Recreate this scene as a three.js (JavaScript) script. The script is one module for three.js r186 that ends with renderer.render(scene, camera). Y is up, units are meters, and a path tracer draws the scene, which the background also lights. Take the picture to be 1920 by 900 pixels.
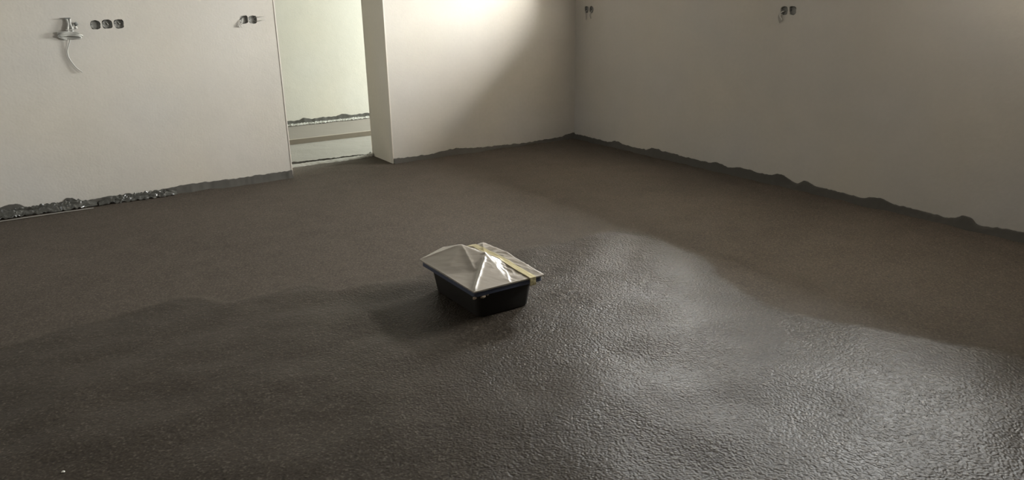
import * as THREE from 'three';
import { ImprovedNoise } from 'three/addons/math/ImprovedNoise.js';
import { mergeGeometries, mergeVertices, toCreasedNormals } from 'three/addons/utils/BufferGeometryUtils.js';
import { RectAreaLightUniformsLib } from 'three/addons/lights/RectAreaLightUniformsLib.js';

// ---------------------------------------------------------------- camera, sky, light levels, exposure
const scene = new THREE.Scene();
const camera = new THREE.PerspectiveCamera(35.067, 1920 / 900, 0.05, 60);
camera.rotation.order = 'YXZ';
camera.position.set(0, 1.368, 0);
camera.rotation.set(-0.3118, -0.5675, -0.0189);
scene.add(camera);
scene.background = new THREE.Color(0.80, 0.90, 1.0);          // overcast sky seen through the windows
scene.backgroundIntensity = 0.6;
RectAreaLightUniformsLib.init();
const LAMP = { wall: 3.0 };                                   // candela of the bare bulb
const LAMP_COLOR = new THREE.Color(1.0, 0.94, 0.84);
const WINDOW_LIGHT = { high: 330, left: 2.2, front: 0.1, hall: 64 };   // daylight in the window openings
const DAY = new THREE.Color(0.95, 0.975, 0.97);
const GARDEN = new THREE.Color(0.87, 0.97, 0.93);              // daylight off greenery, at the hall window
const renderer = new THREE.WebGLRenderer({ antialias: true });
renderer.toneMapping = THREE.LinearToneMapping;
renderer.toneMappingExposure = 1.2;
renderer.shadowMap.enabled = true;

// ---------------------------------------------------------------- helpers
const perlin = new ImprovedNoise();
const N3 = (x, y, z) => perlin.noise(x + 31.7, y + 17.3, z + 5.1);
function fbm(x, y, z, oct = 4) { let s = 0, a = 1, t = 0; for (let i = 0; i < oct; i++) { s += a * N3(x, y, z + i * 7.7); t += a; x *= 2.03; y *= 2.03; z *= 1.3; a *= 0.5; } return s / t; }
function rng(seed) { let s = seed >>> 0; return () => { s = (s + 0x6D2B79F5) >>> 0; let t = Math.imul(s ^ (s >>> 15), 1 | s); t = (t + Math.imul(t ^ (t >>> 7), 61 | t)) ^ t; return ((t ^ (t >>> 14)) >>> 0) / 4294967296; }; }
const smooth = (a, b, x) => { const t = Math.min(1, Math.max(0, (x - a) / (b - a))); return t * t * (3 - 2 * t); };
const V = (x, y, z) => new THREE.Vector3(x, y, z);
const used = {};
function numbered(n) { const k = used[n] = (used[n] ?? -1) + 1; return k ? `${n}_${String(k).padStart(3, '0')}` : n; }
function mesh(name, geo, mat, parent) {
  const m = new THREE.Mesh(geo, mat);
  m.name = parent ? name : numbered(name);
  m.castShadow = m.receiveShadow = true;
  (parent || scene).add(m);
  return m;
}
function tag(o, label, category, group, kind) { o.userData.label = label; o.userData.category = category; if (group) o.userData.group = group; if (kind) o.userData.kind = kind; return o; }
function struct(name, geo, mat, parent) { const m = mesh(name, geo, mat, parent); if (!parent) m.userData.kind = 'structure'; return m; }
function thing(name, p, label, category, group) { const g = new THREE.Group(); g.name = numbered(name); g.position.set(...p); scene.add(g); return tag(g, label, category, group); }
function box(x0, x1, y0, y1, z0, z1) {
  const g = new THREE.BoxGeometry(x1 - x0, y1 - y0, z1 - z0), p = g.attributes.position, n = g.attributes.normal, uv = g.attributes.uv;
  g.translate((x0 + x1) / 2, (y0 + y1) / 2, (z0 + z1) / 2);
  for (let i = 0; i < p.count; i++) { const ax = Math.abs(n.getX(i)), ay = Math.abs(n.getY(i)); uv.setXY(i, ax > .5 ? p.getZ(i) : p.getX(i), ay > .5 ? p.getZ(i) : p.getY(i)); }
  return g;
}
const merge = (list) => mergeGeometries(list.map((g) => { const q = g.index ? g.toNonIndexed() : g; for (const k of Object.keys(q.attributes)) if (!['position', 'normal', 'uv'].includes(k)) q.deleteAttribute(k); return q; }));
function grid(nu, nv, f, uvf) {                                 // a surface from f(u, v)
  const pos = [], uv = [], idx = [];
  for (let j = 0; j <= nv; j++) for (let i = 0; i <= nu; i++) { const p = f(i / nu, j / nv); pos.push(p.x, p.y, p.z); const q = uvf ? uvf(p) : [i / nu, j / nv]; uv.push(q[0], q[1]); }
  for (let j = 0; j < nv; j++) for (let i = 0; i < nu; i++) { const a = j * (nu + 1) + i, b = a + 1, c = a + nu + 1, d = c + 1; idx.push(a, b, d, a, d, c); }
  const g = new THREE.BufferGeometry();
  g.setAttribute('position', new THREE.Float32BufferAttribute(pos, 3)); g.setAttribute('uv', new THREE.Float32BufferAttribute(uv, 2)); g.setIndex(idx); g.computeVertexNormals();
  return g;
}
function tube(points, r, seg = 40, rad = 8) { return new THREE.TubeGeometry(new THREE.CatmullRomCurve3(points.map((p) => V(...p))), seg, r, rad, false); }
function tex(n, fill, srgb, rep) {
  const d = new Uint8Array(n * n * 4); fill(d, n);
  const t = new THREE.DataTexture(d, n, n, THREE.RGBAFormat); t.magFilter = THREE.LinearFilter; t.minFilter = THREE.LinearMipmapLinearFilter; t.generateMipmaps = true;
  t.wrapS = t.wrapT = THREE.RepeatWrapping; if (srgb) t.colorSpace = THREE.SRGBColorSpace; if (rep) t.repeat.set(rep, rep); t.needsUpdate = true; return t;
}
const toS = (l) => 255 * (l <= 0.0031308 ? 12.92 * l : 1.055 * Math.pow(l, 1 / 2.4) - 0.055);

// ---------------------------------------------------------------- the room's measures (metres)
const ZB = -5.983, ZB2 = -6.43, XR = 4.574, XL = -2.2, ZF = 3.4, HC = 2.6, D0 = 1.7386, D1 = 2.6146, ZHALL = -8.62, XH0 = 0.4, XH1 = 6.2, SUB = -0.042;

// ---------------------------------------------------------------- screed: two zones, smooth (far, right) and darker, coarse (near)
const COARSE = [[-3, -3.62], [-0.26, -3.62], [-0.02, -3.66], [0.15, -3.68], [0.32, -3.73], [0.48, -3.75], [0.58, -3.66], [0.66, -3.54], [0.84, -3.55], [1.03, -3.57], [1.15, -3.40], [1.45, -3.36], [1.9, -3.38], [2.24, -3.37], [2.48, -3.37], [2.71, -3.39], [2.88, -3.38], [2.99, -3.19], [2.97, -2.86], [2.88, -2.55], [2.74, -2.3], [2.72, -2.0], [2.8, -1.75], [2.95, -1.5], [3.05, -1.2], [3.2, -0.6], [3.4, 5], [-3, 5]];
function edgeDistance(x, z) {                                    // signed: positive inside the coarse field
  let d = 1e9, inside = false;
  for (let i = 0, j = COARSE.length - 1; i < COARSE.length; j = i++) {
    const [ax, az] = COARSE[j], [bx, bz] = COARSE[i], ex = bx - ax, ez = bz - az;
    const t = Math.min(1, Math.max(0, ((x - ax) * ex + (z - az) * ez) / (ex * ex + ez * ez)));
    d = Math.min(d, Math.hypot(x - ax - t * ex, z - az - t * ez));
    if ((az > z) !== (bz > z) && x < (bx - ax) * (z - az) / (bz - az) + ax) inside = !inside;
  }
  return inside ? d : -d;
}
const FX0 = -1.1, FZ0 = -6.45, FS = 5.7, TN = 2048;              // the floor's textures cover FS x FS metres from (FX0, FZ0)
const coarse = new Float32Array(257 * 257);
for (let j = 0; j <= 256; j++) for (let i = 0; i <= 256; i++) {
  const x = FX0 + FS * i / 256, z = FZ0 + FS * j / 256;
  coarse[j * 257 + i] = edgeDistance(x, z) + 0.07 * fbm(x * 3, z * 3, 2, 3);
}
function coarseAt(x, z) {
  const u = Math.min(255.999, Math.max(0, (x - FX0) / FS * 256)), v = Math.min(255.999, Math.max(0, (z - FZ0) / FS * 256)), i = u | 0, j = v | 0, a = u - i, b = v - j, k = j * 257 + i;
  return (coarse[k] * (1 - a) + coarse[k + 1] * a) * (1 - b) + (coarse[k + 257] * (1 - a) + coarse[k + 258] * a) * b;
}
const rnd = rng(7);
const grains = (() => {                                          // random field of sand grains, about 4 mm across
  const w = new Float32Array(TN * TN), a = new Float32Array(TN * TN);
  for (let i = 0; i < w.length; i++) w[i] = rnd() + rnd() - 1;
  for (let y = 0; y < TN; y++) for (let x = 0; x < TN; x++) {
    let s = 0; for (let dy = -1; dy <= 1; dy++) for (let dx = -1; dx <= 1; dx++) s += w[((y + dy) & (TN - 1)) * TN + ((x + dx) & (TN - 1))] * (dx || dy ? (dx && dy ? 0.18 : 0.35) : 1);
    a[y * TN + x] = s / 1.9;
  }
  return a;
})();
const floorBump = tex(TN, (d, n) => {
  for (let y = 0; y < n; y++) for (let x = 0; x < n; x++) {
    const i = y * n + x, X = FX0 + FS * x / n, Z = FZ0 + FS * y / n, m = smooth(-0.03, 0.05, coarseAt(X, Z) + grains[i] * 0.03);
    const rake = 0.15 + 0.85 * smooth(0.5, 1.9, X + 0.5 * N3(X * 1.5, Z * 1.5, 7)), h = 0.5 + grains[i] * (0.10 + 0.62 * m * rake) + m * 0.16 * N3(X * 45, Z * 45, 1) + 0.05 * N3(X * 20, Z * 20, 3);
    d[4 * i] = d[4 * i + 1] = d[4 * i + 2] = Math.max(0, Math.min(255, h * 255)); d[4 * i + 3] = 255;
  }
});
const SMOOTH_C = [0.063, 0.0515, 0.0400], COARSE_C = [0.041, 0.0332, 0.0255], SPARKLE_GRAIN_C = [0.11, 0.096, 0.080];
const floorColor = tex(TN, (d, n) => {
  for (let y = 0; y < n; y++) for (let x = 0; x < n; x++) {
    const i = y * n + x, X = FX0 + FS * x / n, Z = FZ0 + FS * y / n, m = smooth(-0.02, 0.03, coarseAt(X, Z) + grains[i] * 0.04);
    const k = 1 + grains[i] * 0.6 + 0.10 * N3(X * 1.3, Z * 1.3, 9) + 0.08 * N3(X * 7, Z * 7, 4), light = 0.5 * smooth(0.34, 0.5, grains[i]);   // sparse pale grains, painting in the sparkle of the sand
    for (let c = 0; c < 3; c++) d[4 * i + c] = Math.max(0, Math.min(255, toS((SMOOTH_C[c] + (COARSE_C[c] - SMOOTH_C[c]) * m) * k * (1 - light) + SPARKLE_GRAIN_C[c] * light)));
    d[4 * i + 3] = 255;
  }
}, true);
const floorRough = tex(1024, (d, n) => {                           // the coarse zone is glossier than the smooth one
  for (let y = 0; y < n; y++) for (let x = 0; x < n; x++) {
    const i = y * n + x, g = grains[y * 2 * TN + x * 2], X = FX0 + FS * x / n, Z = FZ0 + FS * y / n, m = smooth(-0.02, 0.03, coarseAt(X, Z) + g * 0.04);
    d[4 * i] = d[4 * i + 1] = d[4 * i + 2] = 255 * (0.80 - 0.32 * m + 0.10 * g + 0.05 * N3(X * 5, Z * 5, 14)); d[4 * i + 3] = 255;
  }
});
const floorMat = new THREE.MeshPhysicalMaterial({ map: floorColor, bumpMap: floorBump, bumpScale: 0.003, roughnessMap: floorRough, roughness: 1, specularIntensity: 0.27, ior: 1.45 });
const floorUV = (p) => [(p.x - FX0) / FS, (p.z - FZ0) / FS];

// ---------------------------------------------------------------- plaster, paint, plastics
const plasterBump = tex(1024, (d, n) => { for (let y = 0; y < n; y++) for (let x = 0; x < n; x++) { const i = y * n + x, u = x / n * 6, v = y / n * 6; const per = (s, z) => { const a = x / n, b = y / n; return (N3(u * s, v * s, z) * (1 - a) + N3((u - 6) * s, v * s, z) * a) * (1 - b) + (N3(u * s, (v - 6) * s, z) * (1 - a) + N3((u - 6) * s, (v - 6) * s, z) * a) * b; }; const h = 0.5 + 0.28 * per(1, 1) + 0.12 * per(5, 2) + 0.07 * per(24, 3); d[4 * i] = d[4 * i + 1] = d[4 * i + 2] = Math.max(0, Math.min(255, h * 255)); d[4 * i + 3] = 255; } }, false, 0.5);
const plasterColor = tex(1024, (d, n) => { for (let y = 0; y < n; y++) for (let x = 0; x < n; x++) { const i = y * n + x, u = x / n * 6, v = y / n * 6; const per = (s, z) => { const a = x / n, b = y / n; return (N3(u * s, v * s, z) * (1 - a) + N3((u - 6) * s, v * s, z) * a) * (1 - b) + (N3(u * s, (v - 6) * s, z) * (1 - a) + N3((u - 6) * s, (v - 6) * s, z) * a) * b; }; const k = 1 + 0.07 * per(0.5, 1) + 0.05 * per(2, 2) + 0.035 * per(12, 3), w = 0.02 * per(0.7, 8); const c = [0.430 + w * 0.5, 0.397, 0.345 - w]; for (let q = 0; q < 3; q++) d[4 * i + q] = toS(c[q] * k); d[4 * i + 3] = 255; } }, true, 0.5);
const plaster = new THREE.MeshStandardMaterial({ map: plasterColor, bumpMap: plasterBump, bumpScale: 0.004, roughness: 0.88 });
const beadMat = new THREE.MeshStandardMaterial({ color: new THREE.Color(0.52, 0.47, 0.41), roughness: 0.6 });
const concrete = new THREE.MeshStandardMaterial({ color: new THREE.Color(0.205, 0.186, 0.160), map: null, roughness: 0.85, bumpMap: plasterBump, bumpScale: 0.014 });
const lowBounceGrey = new THREE.MeshStandardMaterial({ color: new THREE.Color(0.25, 0.24, 0.22), roughness: 0.9, bumpMap: plasterBump, bumpScale: 0.006 });   // unseen front wall and ceiling, darkened to cut bounced light
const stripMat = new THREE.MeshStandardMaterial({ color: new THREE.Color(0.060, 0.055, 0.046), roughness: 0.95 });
const foilMat = new THREE.MeshPhysicalMaterial({ color: new THREE.Color(0.060, 0.058, 0.050), roughness: 0.22, clearcoat: 0.3, clearcoatRoughness: 0.2, side: THREE.DoubleSide });
const paleFoil = new THREE.MeshPhysicalMaterial({ color: new THREE.Color(0.27, 0.255, 0.225), roughness: 0.5, side: THREE.DoubleSide });
const boxGrey = new THREE.MeshStandardMaterial({ color: new THREE.Color(0.19, 0.183, 0.163), roughness: 0.7, side: THREE.DoubleSide });
const wireMat = new THREE.MeshStandardMaterial({ color: new THREE.Color(0.36, 0.34, 0.30), roughness: 0.55 });
const cableMat = new THREE.MeshStandardMaterial({ color: new THREE.Color(0.34, 0.33, 0.295), roughness: 0.5 });
const darkPlastic = new THREE.MeshStandardMaterial({ color: new THREE.Color(0.12, 0.12, 0.11), roughness: 0.6 });
const wood = new THREE.MeshStandardMaterial({ color: new THREE.Color(0.24, 0.205, 0.165), roughness: 0.75, bumpMap: plasterBump, bumpScale: 0.001 });

// ---------------------------------------------------------------- structure
function floorHeight(x, z) {
  const m = smooth(-0.04, 0.04, coarseAt(x, z)), near = Math.min(XR - x, z < ZB ? 9 : z - ZB);
  let h = 0.004 * N3(x * 1.1, z * 1.1, 4) + 0.0025 * N3(x * 3.1, z * 3.1, 6) * (0.4 + m) + m * (0.011 * N3(x * 3.0, z * 4.2, 8) + 0.0025 * fbm(x * 8, z * 8, 8, 2));
  h += 0.0015 * Math.exp(-Math.pow(coarseAt(x, z) / 0.025, 2));                               // the low ridge left by the trowel
  h += 0.012 * Math.exp(-near / 0.05) * (0.5 + N3(x * 6, z * 6, 3));
  h += 0.012 * Math.exp(-(Math.pow((x - 2.02) / 0.10, 2) + Math.pow((z + 2.74) / 0.035, 2))) * (0.6 + N3(x * 30, z * 30, 2));   // lumps by the tub
  return h;
}
const floorTop = grid(340, 460, (u, v) => { const x = XL + (XR - XL) * u, z = ZB + (ZF - ZB) * v; return V(x, floorHeight(x, z), z); }, floorUV);
const flip = (g) => { const a = g.index.array; for (let i = 0; i < a.length; i += 3) { const t = a[i + 1]; a[i + 1] = a[i + 2]; a[i + 2] = t; } g.computeVertexNormals(); return g; };
flip(floorTop);
const floorDoor = flip(grid(60, 34, (u, v) => {                                               // tongue of screed in the doorway, with a crumbled edge
  const x = D0 + (D1 - D0) * u, e = ZB2 + 0.02 * N3(x * 9, 1, 1) + 0.008 * N3(x * 40, 2, 1);
  if (v < 0.12) return V(x, SUB - 0.02 + (floorHeight(x, e) - SUB + 0.02) * (v / 0.12), e - 0.012 * (1 - v / 0.12));
  const z = e + (ZB - e) * (v - 0.12) / 0.88; return V(x, floorHeight(x, z) - 0.006 * Math.exp((e - z) / 0.03) * (1 + N3(x * 30, z * 30, 4)), z);
}, floorUV));
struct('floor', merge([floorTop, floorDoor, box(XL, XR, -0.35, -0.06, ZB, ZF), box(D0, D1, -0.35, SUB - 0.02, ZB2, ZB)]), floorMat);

function hole(cx, cy, r, seed) {                                  // knocked-out hole round a flush-mounted box
  const p = new THREE.Path(), n = 36;
  for (let i = 0; i <= n; i++) { const a = -i / n * Math.PI * 2, q = Math.pow(Math.pow(Math.abs(Math.cos(a)), 3.2) + Math.pow(Math.abs(Math.sin(a)), 3.2), -1 / 3.2) * r * (1 + 0.13 * N3(Math.cos(a) * 1.6 + seed, Math.sin(a) * 1.6, seed * 3.1)) * (i === n ? 1 : 1); const x = cx + q * Math.cos(a), y = cy + q * Math.sin(a); i ? p.lineTo(x, y) : p.moveTo(x, y); }
  return p;
}
const LEFT_SOCKETS = [[0.5225, 1.228], [0.594, 1.2295], [0.666, 1.230]], DOOR_SOCKETS = [[1.501, 1.231], [1.567, 1.2295]];
const RIGHT_SOCKETS = [[-3.606, 1.231], [-3.535, 1.232]], CORNER_SOCKETS = [[-5.812, 1.228], [-5.741, 1.228]];
function layer(outline, holes, depth) { const s = new THREE.Shape(outline.map((p) => new THREE.Vector2(...p))); s.holes = holes; return new THREE.ExtrudeGeometry(s, { depth, bevelEnabled: false }); }
const DH = 2.12, Y0 = -0.35;
const backOutline = [[XL, Y0], [D0, Y0], [D0, DH], [D1, DH], [D1, Y0], [XR + 0.52, Y0], [XR + 0.52, HC], [XL, HC]];
const backFront = layer(backOutline, [...LEFT_SOCKETS, ...DOOR_SOCKETS].map(([x, y], i) => hole(x, y, 0.0295, i + 1)), 0.05).translate(0, 0, ZB - 0.05);
const backRear = layer(backOutline, [], -ZB2 + ZB - 0.05).translate(0, 0, ZB2);
struct('wall_back', merge([backFront, backRear]), plaster);
const turnR = (g, x) => g.rotateY(Math.PI / 2).translate(x, 0, 0);    // drawn in (-z, y): local x becomes -z, local z becomes x
const rect = (a0, a1, b0, b1) => { const h = new THREE.Path(); h.moveTo(a0, b0); h.lineTo(a0, b1); h.lineTo(a1, b1); h.lineTo(a1, b0); h.closePath(); return h; };
const RT = 0.52;                                                     // the right wall is thick: its two high windows sit in deep reveals
const HIGH = [{ z0: -5.10, z1: -4.15, y0: 1.40, y1: 1.80 }, { z0: -2.95, z1: -2.00, y0: 1.40, y1: 1.80 }];
const rightOutline = [[-ZF, Y0], [-ZB, Y0], [-ZB, HC], [-ZF, HC]], rightHoles = () => HIGH.map((w) => rect(-w.z1, -w.z0, w.y0, w.y1));
struct('wall_right', merge([
  turnR(layer(rightOutline, [...[...RIGHT_SOCKETS, ...CORNER_SOCKETS].map(([z, y], i) => hole(-z, y, 0.0295, i + 11)), ...rightHoles()], 0.05), XR),
  turnR(layer(rightOutline, rightHoles(), RT - 0.05), XR + 0.05)]), plaster);
const wallWithWindow = (outline, [a0, a1, b0, b1], depth) => layer(outline, [rect(a0, a1, b0, b1)], depth);
const WIN = { z0: -5.7, z1: -4.3, y0: 0.35, y1: 2.15 };
struct('wall_left', turnR(wallWithWindow([[-ZF, Y0], [-ZB2, Y0], [-ZB2, HC], [-ZF, HC]], [-WIN.z1, -WIN.z0, WIN.y0, WIN.y1], 0.3), XL - 0.3), plaster);
const FW = { x0: 2.3, x1: 3.7, y0: 0.95, y1: 2.2 };
struct('wall_front', wallWithWindow([[XL - 0.3, Y0], [XR + 0.52, Y0], [XR + 0.52, HC], [XL - 0.3, HC]], [FW.x0, FW.x1, FW.y0, FW.y1], 0.3).translate(0, 0, ZF), lowBounceGrey);
struct('ceiling', box(XL - 0.3, XH1 + 0.3, HC, HC + 0.25, ZHALL - 0.3, ZF + 0.3), lowBounceGrey);
// the hall behind the doorway
const HW = { z0: -8.3, z1: -6.9, y0: 0.5, y1: 2.2 };
struct('wall_hall_far', box(XH0 - 0.3, XH1 + 0.3, Y0, HC, ZHALL - 0.3, ZHALL), plaster);
struct('wall_hall_left', box(XH0 - 0.3, XH0, Y0, HC, ZHALL, ZB2), plaster);
struct('wall_hall_right', turnR(wallWithWindow([[-ZB2, Y0], [-ZHALL, Y0], [-ZHALL, HC], [-ZB2, HC]], [-HW.z1, -HW.z0, HW.y0, HW.y1], 0.3), XH1), plaster);
const ZBAT = -7.70;
const hallTop = flip(grid(120, 30, (u, v) => { const x = XH0 + (XH1 - XH0) * u, z = ZBAT + (ZB2 - ZBAT) * v; return V(x, SUB + 0.004 * fbm(x * 4, z * 9, 2, 4), z); }, (p) => [p.x, p.z]));
struct('floor_hall', merge([hallTop, box(XH0, XH1, Y0, SUB - 0.01, ZHALL, ZB2)]), concrete);
const hallScreed = flip(grid(120, 24, (u, v) => { const x = XH0 + (XH1 - XH0) * u, z = ZHALL + (ZBAT - ZHALL) * v; return V(x, 0.003 * fbm(x * 3, z * 6, 5, 3), z); }, (p) => [p.x, p.z]));
const hallScreedMat = new THREE.MeshStandardMaterial({ color: new THREE.Color(0.165, 0.142, 0.119), roughness: 0.8, bumpMap: plasterBump, bumpScale: 0.004 });
struct('floor_hall_screed', merge([hallScreed, box(XH0, XH1, SUB - 0.01, -0.008, ZHALL, ZBAT)]), hallScreedMat);
// plaster corner beads on the door arrises
function bead(x, z, side) { return box(x - 0.004 + side * 0.0035, x + 0.004 + side * 0.0035, -0.02, DH, z - 0.005, z + 0.003); }
struct('trim_1', bead(D1, ZB, 1), beadMat);
struct('trim_2', bead(D0, ZB, -1), beadMat);
struct('trim_3', box(D1 - 0.002, D1 + 0.012, -0.05, DH, ZB2 - 0.004, ZB2 + 0.006), beadMat);
// windows: frame, pane
const frameMat = new THREE.MeshStandardMaterial({ color: new THREE.Color(0.75, 0.75, 0.73), roughness: 0.5 });
const glass = new THREE.MeshPhysicalMaterial({ color: 0xffffff, transmission: 1, thickness: 0, roughness: 0.02, ior: 1.5 });
function windowIn(n, x, z, a0, a1, y0, y1, turn, power, dip = 0, day = DAY) {              // a0..a1 along the wall; turn 0 faces +z; the daylight of its panes enters with it
  const f = 0.05, ac = (a0 + a1) / 2, hw = (a1 - a0) / 2;
  const place = (g) => g.rotateY(turn).translate(x, 0, z);
  const w = struct(`window_${n}`, place(merge([box(-hw, hw, y0, y0 + f, -.03, .03), box(-hw, hw, y1 - f, y1, -.03, .03), box(-hw, -hw + f, y0 + f, y1 - f, -.03, .03), box(hw - f, hw, y0 + f, y1 - f, -.03, .03), box(-.03, .03, y0 + f, y1 - f, -.03, .03)])), frameMat);
  for (const q of [-1, 1]) mesh('pane', place(box(q < 0 ? -hw + f : .03, q < 0 ? -.03 : hw - f, y0 + f, y1 - f, -.004, .004)), glass, w);
  const l = new THREE.RectAreaLight(day, power, a1 - a0 - 2 * f, y1 - y0 - 2 * f), d = V(Math.sin(turn), 0, Math.cos(turn));
  const c = V(x, (y0 + y1) / 2, z).addScaledVector(d, .05 + dip * .15); l.position.copy(c); l.lookAt(c.clone().add(d).sub(V(0, dip, 0))); scene.add(l);
}
HIGH.forEach((w, i) => windowIn(i + 1, XR + RT - 0.06, (w.z0 + w.z1) / 2, w.z0, w.z1, w.y0, w.y1, -Math.PI / 2, WINDOW_LIGHT.high, 0.1));
windowIn(3, XL - 0.2, (WIN.z0 + WIN.z1) / 2, WIN.z0, WIN.z1, WIN.y0, WIN.y1, Math.PI / 2, WINDOW_LIGHT.left);
windowIn(4, (FW.x0 + FW.x1) / 2, ZF + 0.2, FW.x0, FW.x1, FW.y0, FW.y1, Math.PI, WINDOW_LIGHT.front);
windowIn(5, XH1 + 0.2, (HW.z0 + HW.z1) / 2, HW.z0, HW.z1, HW.y0, HW.y1, -Math.PI / 2, WINDOW_LIGHT.hall, 0, GARDEN);

// ---------------------------------------------------------------- bare bulbs on the ceiling (above the frame)
const ceramic = new THREE.MeshStandardMaterial({ color: new THREE.Color(0.7, 0.7, 0.68), roughness: 0.4 });
const bulbGlow = new THREE.MeshStandardMaterial({ color: new THREE.Color(0.9, 0.88, 0.8), emissive: LAMP_COLOR, emissiveIntensity: 6, roughness: 0.4 });
function lamp(x, y, z, cd, label) {
  const t = thing('ceiling_lamp', [x, HC, z], label, 'lamp', null);
  mesh('ceiling_rose', new THREE.LatheGeometry([[0, 0], [0.04, 0], [0.038, -0.012], [0.02, -0.02], [0, -0.02]].map((p) => new THREE.Vector2(...p)), 24), ceramic, t);
  mesh('flex', tube([[0, -0.015, 0], [0.003, (y - HC + 0.06) / 2, 0], [0, y - HC + 0.06, 0]], 0.003), darkPlastic, t);
  mesh('socket', new THREE.CylinderGeometry(0.016, 0.019, 0.05, 20).translate(0, y - HC + 0.06, 0), darkPlastic, t);
  mesh('bulb', new THREE.SphereGeometry(0.034, 24, 16).scale(1, 1.15, 1).translate(0, y - HC, 0), bulbGlow, t);
  const l = new THREE.PointLight(LAMP_COLOR, cd, 0, 2); l.position.set(x, y, z); l.castShadow = true; l.shadow.radius = 1.7; scene.add(l);
}
lamp(4.28, 2.15, -1.7, LAMP.wall, 'bare bulb hanging from the ceiling close to the right wall');

// ---------------------------------------------------------------- ragged edge strips along the feet of the walls
function strip(alongX, s0, s1, at, dir, height, seed, y0 = -0.02, dz = 0.012) {
  const n = Math.ceil((s1 - s0) / 0.012), P = (s, y, o) => alongX ? V(s, y, at + dir * o) : V(at + dir * o, y, s);
  const prof = (s) => { const h = height(s), o = dz * (0.8 + 0.7 * N3(s * 7, seed, 1)) + 0.004 * N3(s * 35, seed, 2); return [[y0, 0.022 + o * 0.6], [h * 0.25, o * 1.15 + .004], [h * 0.6, o * (1 + 0.35 * N3(s * 22, seed, 8))], [h - 0.006, o * 0.8], [h, o * 0.35 + 0.001], [h - 0.002, 0.0008]]; };
  const g = grid(n, 5, (u, v) => { const s = s0 + (s1 - s0) * u, q = prof(s)[Math.round(v * 5)]; return P(s, q[0], q[1]); });
  return g;
}
stripMat.side = THREE.DoubleSide;
const along = (t) => (s) => { if (s <= t[0][0]) return t[0][1]; for (let i = 1; i < t.length; i++) if (s <= t[i][0]) { const [a, p] = t[i - 1], [b, q] = t[i]; return p + (q - p) * smooth(a, b, s); } return t[t.length - 1][1]; };
const lump = (s, k, a, z) => Math.max(0, N3(s * k, z, 0.5)) * a;
const leftT = along([[-0.32, .05], [-0.20, .088], [-0.15, .09], [-0.06, .05], [0.02, .058], [0.11, .05], [0.155, .084], [0.185, .08], [0.22, .048], [0.40, .057], [0.55, .05], [0.72, .046], [0.78, .056], [0.94, .066], [1.33, .061], [1.70, .064]]);
const leftH = (s) => leftT(s) + 0.006 * N3(s * 38, 4, 1) + 0.004 * N3(s * 11, 4, 6);
tag(mesh('edge_strip', strip(true, XL, D0 - 0.004, ZB, 1, leftH, 1), stripMat), 'dark ragged edge strip along the foot of the back wall left of the doorway', 'edge strip');
const backT = along([[2.63, .045], [2.94, .04], [3.2, .062], [3.5, .04], [4.0, .026], [4.35, .032], [4.57, .06]]);
const backH = (s) => backT(s) + 0.007 * N3(s * 21, 4, 2) + 0.004 * N3(s * 50, 2, 2);
tag(mesh('edge_strip', strip(true, D1 + 0.004, XR, ZB, 1, backH, 5), stripMat), 'dark uneven edge strip along the back wall between doorway and corner', 'edge strip');
const rightT = along([[-5.98, .055], [-5.45, .05], [-5.35, .07], [-5.2, .052], [-4.95, .055], [-4.85, .082], [-4.6, .07], [-4.2, .064], [-4.12, .076], [-3.98, .062], [-3.86, .08], [-3.66, .068], [-3.5, .092], [-3.36, .06], [-3.29, .086], [-3.18, .066], [-2.86, .056], [-2.75, .082], [-2.6, .058], [-2.26, .056], [-2.19, .082], [-2.15, .08], [-2.11, .05], [-1.9, .066], [0, .06]]);
const rightH = (s) => rightT(s) - 0.006 + 0.007 * N3(s * 17, 3, 3) + 0.005 * N3(s * 45, 4, 3);
tag(mesh('edge_strip', strip(false, ZB, ZF, XR, -1, rightH, 9, -0.02, 0.018), stripMat), 'dark lumpy edge strip along the foot of the long right wall', 'edge strip');
const hallH = (s) => 0.055 + lump(s, 5, 0.09, 2) + 0.012 * N3(s * 20, 4, 4);
tag(mesh('edge_strip', strip(true, XH0, XH1, ZHALL, 1, hallH, 13), stripMat), 'grey ragged edge strip at the foot of the bright hall wall beyond the doorway', 'edge strip');

const sillH = (s) => 0.030 - 0.014 * smooth(D0, D1, s) + 0.006 * N3(s * 22, 4, 9) + 0.004 * N3(s * 60, 4, 9);  // dark strip added to draw the shadow gap where the screed drops off
tag(mesh('edge_strip', strip(true, D0 + 0.004, D1 - 0.004, ZB2 - 0.034, 1, sillH, 17, SUB + 0.004, 0.006), stripMat), 'dark strip added for the shadow gap behind the pale crumbled edge in the doorway', 'edge strip');
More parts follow.
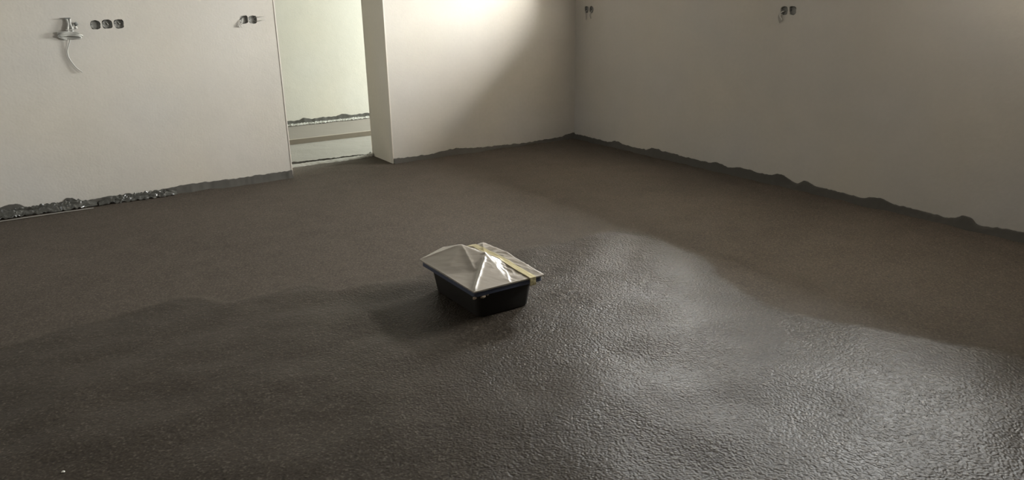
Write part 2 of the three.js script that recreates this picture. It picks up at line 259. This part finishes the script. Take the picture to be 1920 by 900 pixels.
// crumpled film lying along the strips
function film(s0, s1, z, y0, w, amp, seed, lean) {
  const n = Math.ceil((s1 - s0) / 0.006);
  return grid(n, 12, (u, v) => {
    const s = s0 + (s1 - s0) * u, f = 19, taper = Math.min(1, u * 8, (1 - u) * 8), c = amp * taper;
    const a = fbm(s * f, v * 2.2, seed, 3), b = Math.abs(N3(s * f * 1.7, v * 3, seed + 4));
    return V(s + 0.01 * a, Math.max(0.004, y0 + lean * v * w * (0.4 + 0.6 * taper) + c * (b - 0.15)), z + w * (1 - v) * (0.6 + 0.5 * N3(s * 5, seed, 2)) + c * a * 0.6);
  });
}
const flap = tag(mesh('film_flap', film(-0.6, 0.33, ZB + 0.022, 0.010, 0.055, 0.030, 3, 1.0), foilMat), 'crumpled glossy film bulging from the edge strip at the far left', 'plastic film');
mesh('film_hem', tube([[-0.6, 0.010, ZB + 0.112], [-0.2, 0.009, ZB + 0.10], [0.1, 0.009, ZB + 0.094], [0.30, 0.006, ZB + 0.085]], 0.0028, 60, 6), paleFoil, flap);
tag(mesh('film_flap', film(0.34, 0.86, ZB + 0.022, 0.010, 0.045, 0.028, 8, 1.0), foilMat), 'shorter crumpled film piece on the edge strip below the socket trio', 'plastic film');
tag(mesh('film_flap', film(XH0 + 0.4, XH1 - 0.8, ZHALL + 0.045, 0.006, 0.05, 0.018, 12, 0.35), paleFoil), 'crumpled pale film along the foot of the hall wall', 'plastic film');
tag(mesh('film_edge', flip(grid(90, 10, (u, v) => { const x = D0 + 0.008 + (D1 - D0 - 0.016) * u, w = 0.035 + 0.03 * (1 - u) + 0.015 * N3(x * 6, 1, 7); return V(x, 0.012 + 0.012 * Math.abs(fbm(x * 22, v * 3, 3, 4)) + 0.018 * Math.max(0, u - 0.82) / 0.18 * (0.6 + N3(x * 60, v * 4, 2)) - 0.016 * Math.pow(v, 4), ZB2 - 0.012 + v * (w + 0.03) + 0.010 * N3(x * 25, v * 3, 5)); })), paleFoil), 'pale crumbly strip on the screed edge in the doorway', 'plastic film');

// batten that holds the edge of the hall screed
{
  const t = thing('wooden_batten', [0, 0, ZBAT], 'long straight wooden batten across the hall floor beyond the doorway', 'batten');
  const g = new THREE.ExtrudeGeometry(new THREE.Shape([[-0.024, SUB], [0.012, SUB], [0.012, 0.006], [-0.024, 0.006]].map((p) => new THREE.Vector2(...p))), { depth: XH1 - XH0 - 0.1, bevelEnabled: true, bevelSize: 0.002, bevelThickness: 0.002, bevelSegments: 1 });
  g.rotateY(Math.PI / 2).translate(XH0 + 0.05, 0, 0.012); mesh('lath', g, wood, t);
}
// crumbs and twigs of mortar in the gap behind the doorway
{
  const r = rng(21), parts = [];
  for (let i = 0; i < 130; i++) { const s = 0.004 + 0.012 * r() * r(), g = new THREE.IcosahedronGeometry(s, 0); g.scale(1 + r(), 0.6, 1); g.rotateY(r() * 6); g.translate(D0 - 0.1 + r() * 1.1, SUB + s * 0.4, ZB2 - 0.075 - 0.16 * r() * r()); parts.push(g); }
  tag(mesh('rubble', merge(parts), new THREE.MeshStandardMaterial({ color: new THREE.Color(0.22, 0.21, 0.18), roughness: 0.9 })), 'grey mortar crumbs in the gap behind the doorway edge', 'rubble', null, 'stuff');
}

// ---------------------------------------------------------------- flush-mounted socket boxes
function socketBox(p, turn, label, group) {
  const t = thing('socket_box', p, label, 'socket box', group); t.rotation.y = turn;
  mesh('shell', new THREE.LatheGeometry([[0.0, -0.020], [0.0265, -0.020], [0.0285, -0.018], [0.029, -0.004], [0.0275, -0.004], [0.027, -0.0165], [0, -0.0178]].map((q) => new THREE.Vector2(...q)), 32).rotateX(Math.PI / 2), boxGrey, t);
  for (const s of [-1, 1]) mesh('screw_tab', merge([new THREE.CylinderGeometry(0.004, 0.004, 0.011, 12).rotateX(Math.PI / 2).translate(s * 0.0225, 0.003, -0.0125), new THREE.CylinderGeometry(0.0022, 0.0022, 0.003, 10).rotateX(Math.PI / 2).translate(s * 0.0225, 0.003, -0.0065)]), darkPlastic, t);
  return t;
}
const trio = 'trio of socket boxes left of the doorway', pair = 'pair of socket boxes beside the doorway', rp = 'pair of socket boxes on the right wall', cp = 'pair of socket boxes by the corner';
const where = ['leftmost of the three empty grey socket boxes, next to the coiled cable', 'middle of the three empty grey socket boxes', 'rightmost of the three empty grey socket boxes'];
LEFT_SOCKETS.forEach(([x, y], i) => { const t = socketBox([x, y, ZB], 0, where[i], trio); if (i) mesh('wire_end', tube([[-0.012, 0.006, -0.026], [-0.004, 0.012, -0.016], [0.006, -0.002, -0.012], [0.012, 0.004, -0.02]], 0.003), cableMat, t); });
{
  const a = socketBox([...DOOR_SOCKETS[0], ZB], 0, 'left box of the pair beside the doorway, wires hanging down from it', pair);
  for (const [dx, k] of [[-0.045, 0], [-0.028, 1]]) mesh('wire', tube([[-0.006 + k * .006, 0.012, -0.02], [-0.012 + k * .004, 0.002, 0.006], [-0.02 + k * .005, -0.018, 0.013], [dx, -0.046 + k * .002, 0.010], [dx + 0.008, -0.05, 0.008]], 0.0026), wireMat, a);
  const b = socketBox([...DOOR_SOCKETS[1], ZB], 0, 'right box of the pair beside the doorway, two wires sticking out sideways', pair);
  for (const [y1, y2] of [[0.016, 0.022], [-0.012, -0.004]]) mesh('wire', tube([[0.01, y1 * .6, -0.02], [0.022, y1, 0.004], [0.05, (y1 + y2) / 2 - 0.002, 0.014], [0.084, y2, 0.012]], 0.0022), wireMat, b);
  const c = socketBox([XR, RIGHT_SOCKETS[0][1], RIGHT_SOCKETS[0][0]], -Math.PI / 2, 'left box of the pair on the right wall, cable dangling below it', rp);
  for (const k of [0, 1]) mesh('wire', tube([[-0.004, 0.0, -0.022], [-0.016, -0.012, 0.008], [-0.032 + k * .012, -0.035, 0.014], [-0.03 + k * 0.026, -0.062, 0.012], [-0.02 + k * 0.012, -0.082 + k * .012, 0.01]], 0.0045), wireMat, c);
  socketBox([XR, RIGHT_SOCKETS[1][1], RIGHT_SOCKETS[1][0]], -Math.PI / 2, 'right box of the pair on the right wall, empty', rp);
  const d = socketBox([XR, CORNER_SOCKETS[0][1], CORNER_SOCKETS[0][0]], -Math.PI / 2, 'left box of the faint pair on the right wall nearest the corner', cp);
  mesh('wire', tube([[0, 0, -0.02], [-0.004, -0.02, 0.01], [0.006, -0.06, 0.012], [0.002, -0.09, 0.01]], 0.0035), wireMat, d);
  const e = socketBox([XR, CORNER_SOCKETS[1][1], CORNER_SOCKETS[1][0]], -Math.PI / 2, 'right box of the faint pair on the right wall nearest the corner', cp);
  mesh('wire', tube([[0, 0, -0.02], [0.004, -0.02, 0.01], [-0.008, -0.05, 0.012], [0.004, -0.08, 0.01]], 0.0035), wireMat, e);
}
// coiled cable on the wall
{
  const t = thing('cable_coil', [0.365, 1.17, ZB], 'pale cable coiled on the back wall at the far left with one end hanging down', 'cable');
  const pts = []; for (let i = 0; i <= 64; i++) { const a = i / 64 * Math.PI * 2 * 2.6 + 0.6, r = 0.066 + 0.005 * Math.sin(i * 0.9); pts.push([r * Math.cos(a) - 0.004, -0.006 + 0.02 * Math.sin(a) * 0.6 - 0.026 * (i / 64 - 0.5) - 0.10 * r * Math.cos(a), 0.016 + 0.010 * Math.sin(a) + 0.004 * Math.cos(i)]); }
  mesh('coil', tube(pts, 0.0058, 220, 8), cableMat, t);
  for (const [dx, w, r] of [[-0.006, 0.004, 0.007], [0.012, -0.003, 0.008], [0.024, 0.005, 0.005]]) mesh('bundle', tube([[dx, 0.102 - (dx > .02 ? 0.03 : 0), 0.010], [dx + w, 0.07, 0.017], [dx - w, 0.04, 0.02], [dx - 0.004, 0.004, 0.018]], r, 40, 8), cableMat, t);
  mesh('clip', box(-0.018, 0.016, 0.102, 0.109, 0.0, 0.022), darkPlastic, t);
  mesh('clip', box(-0.022, 0.040, 0.030, 0.035, 0.002, 0.030), wireMat, t);
  mesh('terminal', new THREE.CylinderGeometry(0.011, 0.013, 0.022, 14).rotateZ(0.5).translate(0.042, 0.068, 0.018), darkPlastic, t);
  mesh('terminal', new THREE.CylinderGeometry(0.008, 0.009, 0.016, 14).rotateZ(0.3).translate(0.038, 0.045, 0.018), wireMat, t);
  mesh('trailing_end', tube([[-0.008, -0.03, 0.016], [-0.018, -0.055, 0.012], [-0.037, -0.105, 0.008], [-0.036, -0.14, 0.008], [-0.022, -0.18, 0.009], [-0.002, -0.215, 0.012], [0.026, -0.244, 0.014]], 0.0038, 60, 8), cableMat, t);
}

// ---------------------------------------------------------------- mortar tub under a taped film cover
{
  const W = 0.3615, D = 0.5133, H = 0.150, hh = floorHeight(1.68, -2.92);
  const t = thing('mortar_tub', [1.681, hh - 0.001, -2.9205], 'black rectangular mortar tub covered with cloudy plastic film and a yellow tape strip', 'tub');
  function ring(w, d, r, y, n = 6) { const p = []; for (const [sx, sz, a0] of [[1, 1, 0], [-1, 1, 1], [-1, -1, 2], [1, -1, 3]]) for (let i = 0; i <= n; i++) { const a = (a0 + i / n) * Math.PI / 2; p.push(V(sx * (w / 2 - r) + r * Math.cos(a), y, sz * (d / 2 - r) + r * Math.sin(a))); } return p; }
  function loft(rings, cap) {
    const g = [], n = rings[0].length, pos = [], idx = [];
    rings.forEach((q) => q.forEach((p) => pos.push(p.x, p.y, p.z)));
    for (let k = 0; k + 1 < rings.length; k++) for (let i = 0; i < n; i++) { const a = k * n + i, b = k * n + (i + 1) % n; idx.push(a, a + n, b + n, a, b + n, b); }
    if (cap !== undefined) { const k = cap * n, c = pos.length / 3; pos.push(0, rings[cap][0].y, 0); for (let i = 0; i < n; i++) idx.push(c, k + i, k + (i + 1) % n); }
    const q = new THREE.BufferGeometry(); q.setAttribute('position', new THREE.Float32BufferAttribute(pos, 3)); q.setIndex(idx);
    return toCreasedNormals(q, 0.7);
  }
  const black = new THREE.MeshPhysicalMaterial({ color: new THREE.Color(0.011, 0.008, 0.005), roughness: 0.7, side: THREE.DoubleSide });
  const navy = new THREE.MeshPhysicalMaterial({ color: new THREE.Color(0.040, 0.048, 0.078), roughness: 0.45, side: THREE.DoubleSide });
  mesh('tub_body', loft([ring(W - .100, D - .100, .03, 0), ring(W - .090, D - .090, .035, .006), ring(W - .05, D - .05, .04, H - .004), ring(W - .056, D - .056, .037, H - .004), ring(W - .096, D - .096, .032, .010)], 4), black, t);
  { const g = loft([ring(W - .100, D - .100, .03, 0), ring(W - .105, D - .105, .03, 0.0005)], 0); mesh('tub_base', g, black, t); }
  mesh('rim', loft([ring(W - .056, D - .056, .037, H - .006), ring(W - .054, D - .054, .037, H), ring(W - .008, D - .008, .02, H), ring(W, D, .022, H - .003), ring(W + .002, D + .002, .022, H - .024), ring(W - .003, D - .003, .02, H - .026), ring(W - .006, D - .006, .02, H - .004), ring(W - .05, D - .05, .037, H - .005)]), navy, t);
  // film: facets between the bumps that push it up, then small wrinkles
  const P = { L: [0, 1, 0], N: [0, 0, 0], R: [1, 0, 0], B: [1, 1, .004], P1: [.47, .80, .074], V: [.66, .86, .030], P2: [.86, .88, .046], J: [.56, .46, .066], E: [.35, 1, .040], F: [.68, 1, .014], M: [.93, .46, .040], Q: [.76, .42, .026], S: [.5, 0, .001], K: [.27, .30, .026], T: [0, .5, .002] };
  const TRI = [['L', 'T', 'P1'], ['T', 'N', 'K'], ['T', 'K', 'P1'], ['K', 'J', 'P1'], ['N', 'J', 'K'], ['N', 'S', 'J'], ['S', 'Q', 'J'], ['S', 'R', 'Q'], ['R', 'M', 'Q'], ['J', 'V', 'P1'], ['J', 'Q', 'V'], ['Q', 'P2', 'V'], ['Q', 'M', 'P2'], ['M', 'B', 'P2'], ['R', 'M', 'B'], ['L', 'P1', 'E'], ['P1', 'V', 'F'], ['P1', 'F', 'E'], ['V', 'P2', 'F'], ['P2', 'B', 'F']];
  const bary = (u, v) => {
    let best = 0, bm = -1e9;
    for (const [a, b, c] of TRI) { const A = P[a], B = P[b], C = P[c], den = (B[1] - C[1]) * (A[0] - C[0]) + (C[0] - B[0]) * (A[1] - C[1]); const l1 = ((B[1] - C[1]) * (u - C[0]) + (C[0] - B[0]) * (v - C[1])) / den, l2 = ((C[1] - A[1]) * (u - C[0]) + (A[0] - C[0]) * (v - C[1])) / den, l3 = 1 - l1 - l2, m = Math.min(l1, l2, l3); if (m > bm) { bm = m; best = l1 * A[2] + l2 * B[2] + l3 * C[2]; } }
    return best;
  };
  const seg = (u, v, A, B) => { const ex = (B[0] - A[0]) * W, ez = (B[1] - A[1]) * D, px = (u - A[0]) * W, pz = (v - A[1]) * D, t = Math.min(1, Math.max(0, (px * ex + pz * ez) / (ex * ex + ez * ez))); return [Math.hypot(px - t * ex, pz - t * ez), t]; };
  const FOLDS = [['N', 'J', .0075, .006], ['J', 'V', .006, .006], ['K', 'P1', .003, .010], ['J', 'P2', .004, .008], ['S', 'Q', .0035, .008], ['Q', 'R', .003, .007], ['L', 'P1', .003, .012]];
  const filmH = (u, v, fine = 1) => {
    let s = 0, w = 0; for (const [du, dv, k] of [[0, 0, 3], [.014, 0, 1], [-.014, 0, 1], [0, .014, 1], [0, -.014, 1], [.02, .02, .6], [-.02, -.02, .6], [.02, -.02, .6], [-.02, .02, .6]]) { s += k * bary(Math.min(1, Math.max(0, u + du)), Math.min(1, Math.max(0, v + dv))); w += k; }
    const e = Math.min(u, v, 1 - u, 1 - v), k = smooth(0, .08, e), x = u * W, z = v * D, right = smooth(.42, .62, u + 0.12 * (0.5 - v));
    let folds = 0; for (const [a, b, amp, wid] of FOLDS) { const [d, t] = seg(u + 0.012 * N3(u * 9, v * 9, 2), v, P[a], P[b]); folds += amp * Math.exp(-Math.pow(d / wid, 1.4)) * smooth(0, .08, t) * smooth(1.02, .85, t); }
    const sag = -0.006 * k * Math.max(0, N3(x * 11, z * 11, 4)) * right;
    const wr = 0.0011 * (0.35 + 0.65 * right) * (0.5 - Math.abs(N3((x + z * .8) * 52, (z - x) * 11, 8)) * 1.5) + 0.0016 * N3((x + z * .6) * 30, (z - x) * 9, 3) * (0.5 + 0.6 * right) + (0.0030 + 0.0040 * Math.exp(-Math.pow((u - 0.62) / 0.2, 2) - Math.pow((v - 0.36) / 0.25, 2))) * right * (0.35 - Math.abs(N3(x * 30 + z * 9, z * 19, 7)) * 1.4);
    return s / w + folds * (0.3 + 0.7 * fine) + (wr * (0.4 + 0.6 * k) + sag) * fine;
  };
  const EDGE = 0.005, cover = (u, v, lift = 0, fine = 1) => V(-W / 2 - EDGE + (W + 2 * EDGE) * u, H + 0.0035 + filmH(u, v, fine) + lift, D / 2 + EDGE - (D + 2 * EDGE) * v);
  const filmMat = new THREE.MeshPhysicalMaterial({ color: new THREE.Color(0.40, 0.35, 0.29), roughness: 0.38, clearcoat: 0.8, clearcoatRoughness: 0.14, transmission: 0.3, thickness: 0, ior: 1.5, side: THREE.DoubleSide });
  const n = 120, sheet = grid(n, n, (u, v) => {
    const a = -0.02, U = Math.min(1, Math.max(0, a + (1 - 2 * a) * u)), Vv = Math.min(1, Math.max(0, a + (1 - 2 * a) * v)), p = cover(U, Vv);
    if (u === 0 || u === 1 || v === 0 || v === 1) p.y = H - 0.001 - 0.003 * Math.abs(N3(u * 12, v * 12, 3)) - (u === 1 && v < 0.14 ? 0.010 * (1 - v / 0.14) : 0);     // turned-down hem
    return p;
  });
  mesh('film_cover', sheet, filmMat, t);
  const tapeMat = new THREE.MeshPhysicalMaterial({ color: new THREE.Color(0.50, 0.43, 0.24), roughness: 0.35, transmission: 0.12, thickness: 0, side: THREE.DoubleSide });
  const tapeC = (v) => 0.82 - 0.16 * v + 0.06 * v * v + 0.006 * N3(v * 6, 1, 1), TW = 0.072;
  mesh('tape', grid(10, 90, (u, v) => {
    const q = v * 1.10 - 0.10, c = tapeC(Math.max(0, q)), uu = c + (u - 0.5) * TW * (1.25 - 0.35 * Math.max(0, q));
    if (q <= 0) { const p = cover(uu, 0, 0.002); const k = -q / 0.10; return V(p.x, k < 0.15 ? p.y : H - 0.002 - 0.036 * (k - 0.15), p.z + 0.0045 + 0.002 * N3(u * 4, k * 3, 2) - (k > 0.7 ? 0.004 * (k - .7) : 0)); }
    return cover(uu, Math.min(.985, q), 0.0045 + 0.0008 * N3(u * 3.5, v * 10, 6), 0.25);
  }), tapeMat, t);
  const blobMat = new THREE.MeshStandardMaterial({ color: new THREE.Color(0.34, 0.27, 0.20), roughness: 0.8 });
  for (const [x, y, z, s] of [[-W / 2 + 0.004, H - 0.030, D / 2 - 0.006, 0.008], [-W / 2 + 0.045, H - 0.031, D / 2 - 0.004, 0.010], [-W / 2 + 0.068, H - 0.027, D / 2 - 0.004, 0.006]]) {
    const g = new THREE.IcosahedronGeometry(s, 3), p = g.attributes.position; for (let i = 0; i < p.count; i++) { const k = 1 + 0.35 * N3(p.getX(i) * 160 + x * 90, p.getY(i) * 160, p.getZ(i) * 160); p.setXYZ(i, p.getX(i) * k * 1.25, p.getY(i) * k * .85, p.getZ(i) * k * 0.6); }
    g.deleteAttribute('normal'); g.deleteAttribute('uv'); const q = mergeVertices(g); q.computeVertexNormals(); q.translate(x, y, z); mesh('mortar_splash', q, blobMat, t);
  }
}
// a stray white crumb on the screed in front
{
  const g = new THREE.IcosahedronGeometry(0.0042, 1).scale(1.3, 0.8, 1).translate(0, 0.002, 0), m = mesh('pebble', g, new THREE.MeshStandardMaterial({ color: new THREE.Color(0.7, 0.68, 0.62), roughness: 0.6 }));
  m.position.set(-0.093, floorHeight(-0.093, -2.44), -2.44); tag(m, 'tiny white crumb alone on the dark screed, nearest the bottom left corner', 'pebble');
}
renderer.render(scene, camera);
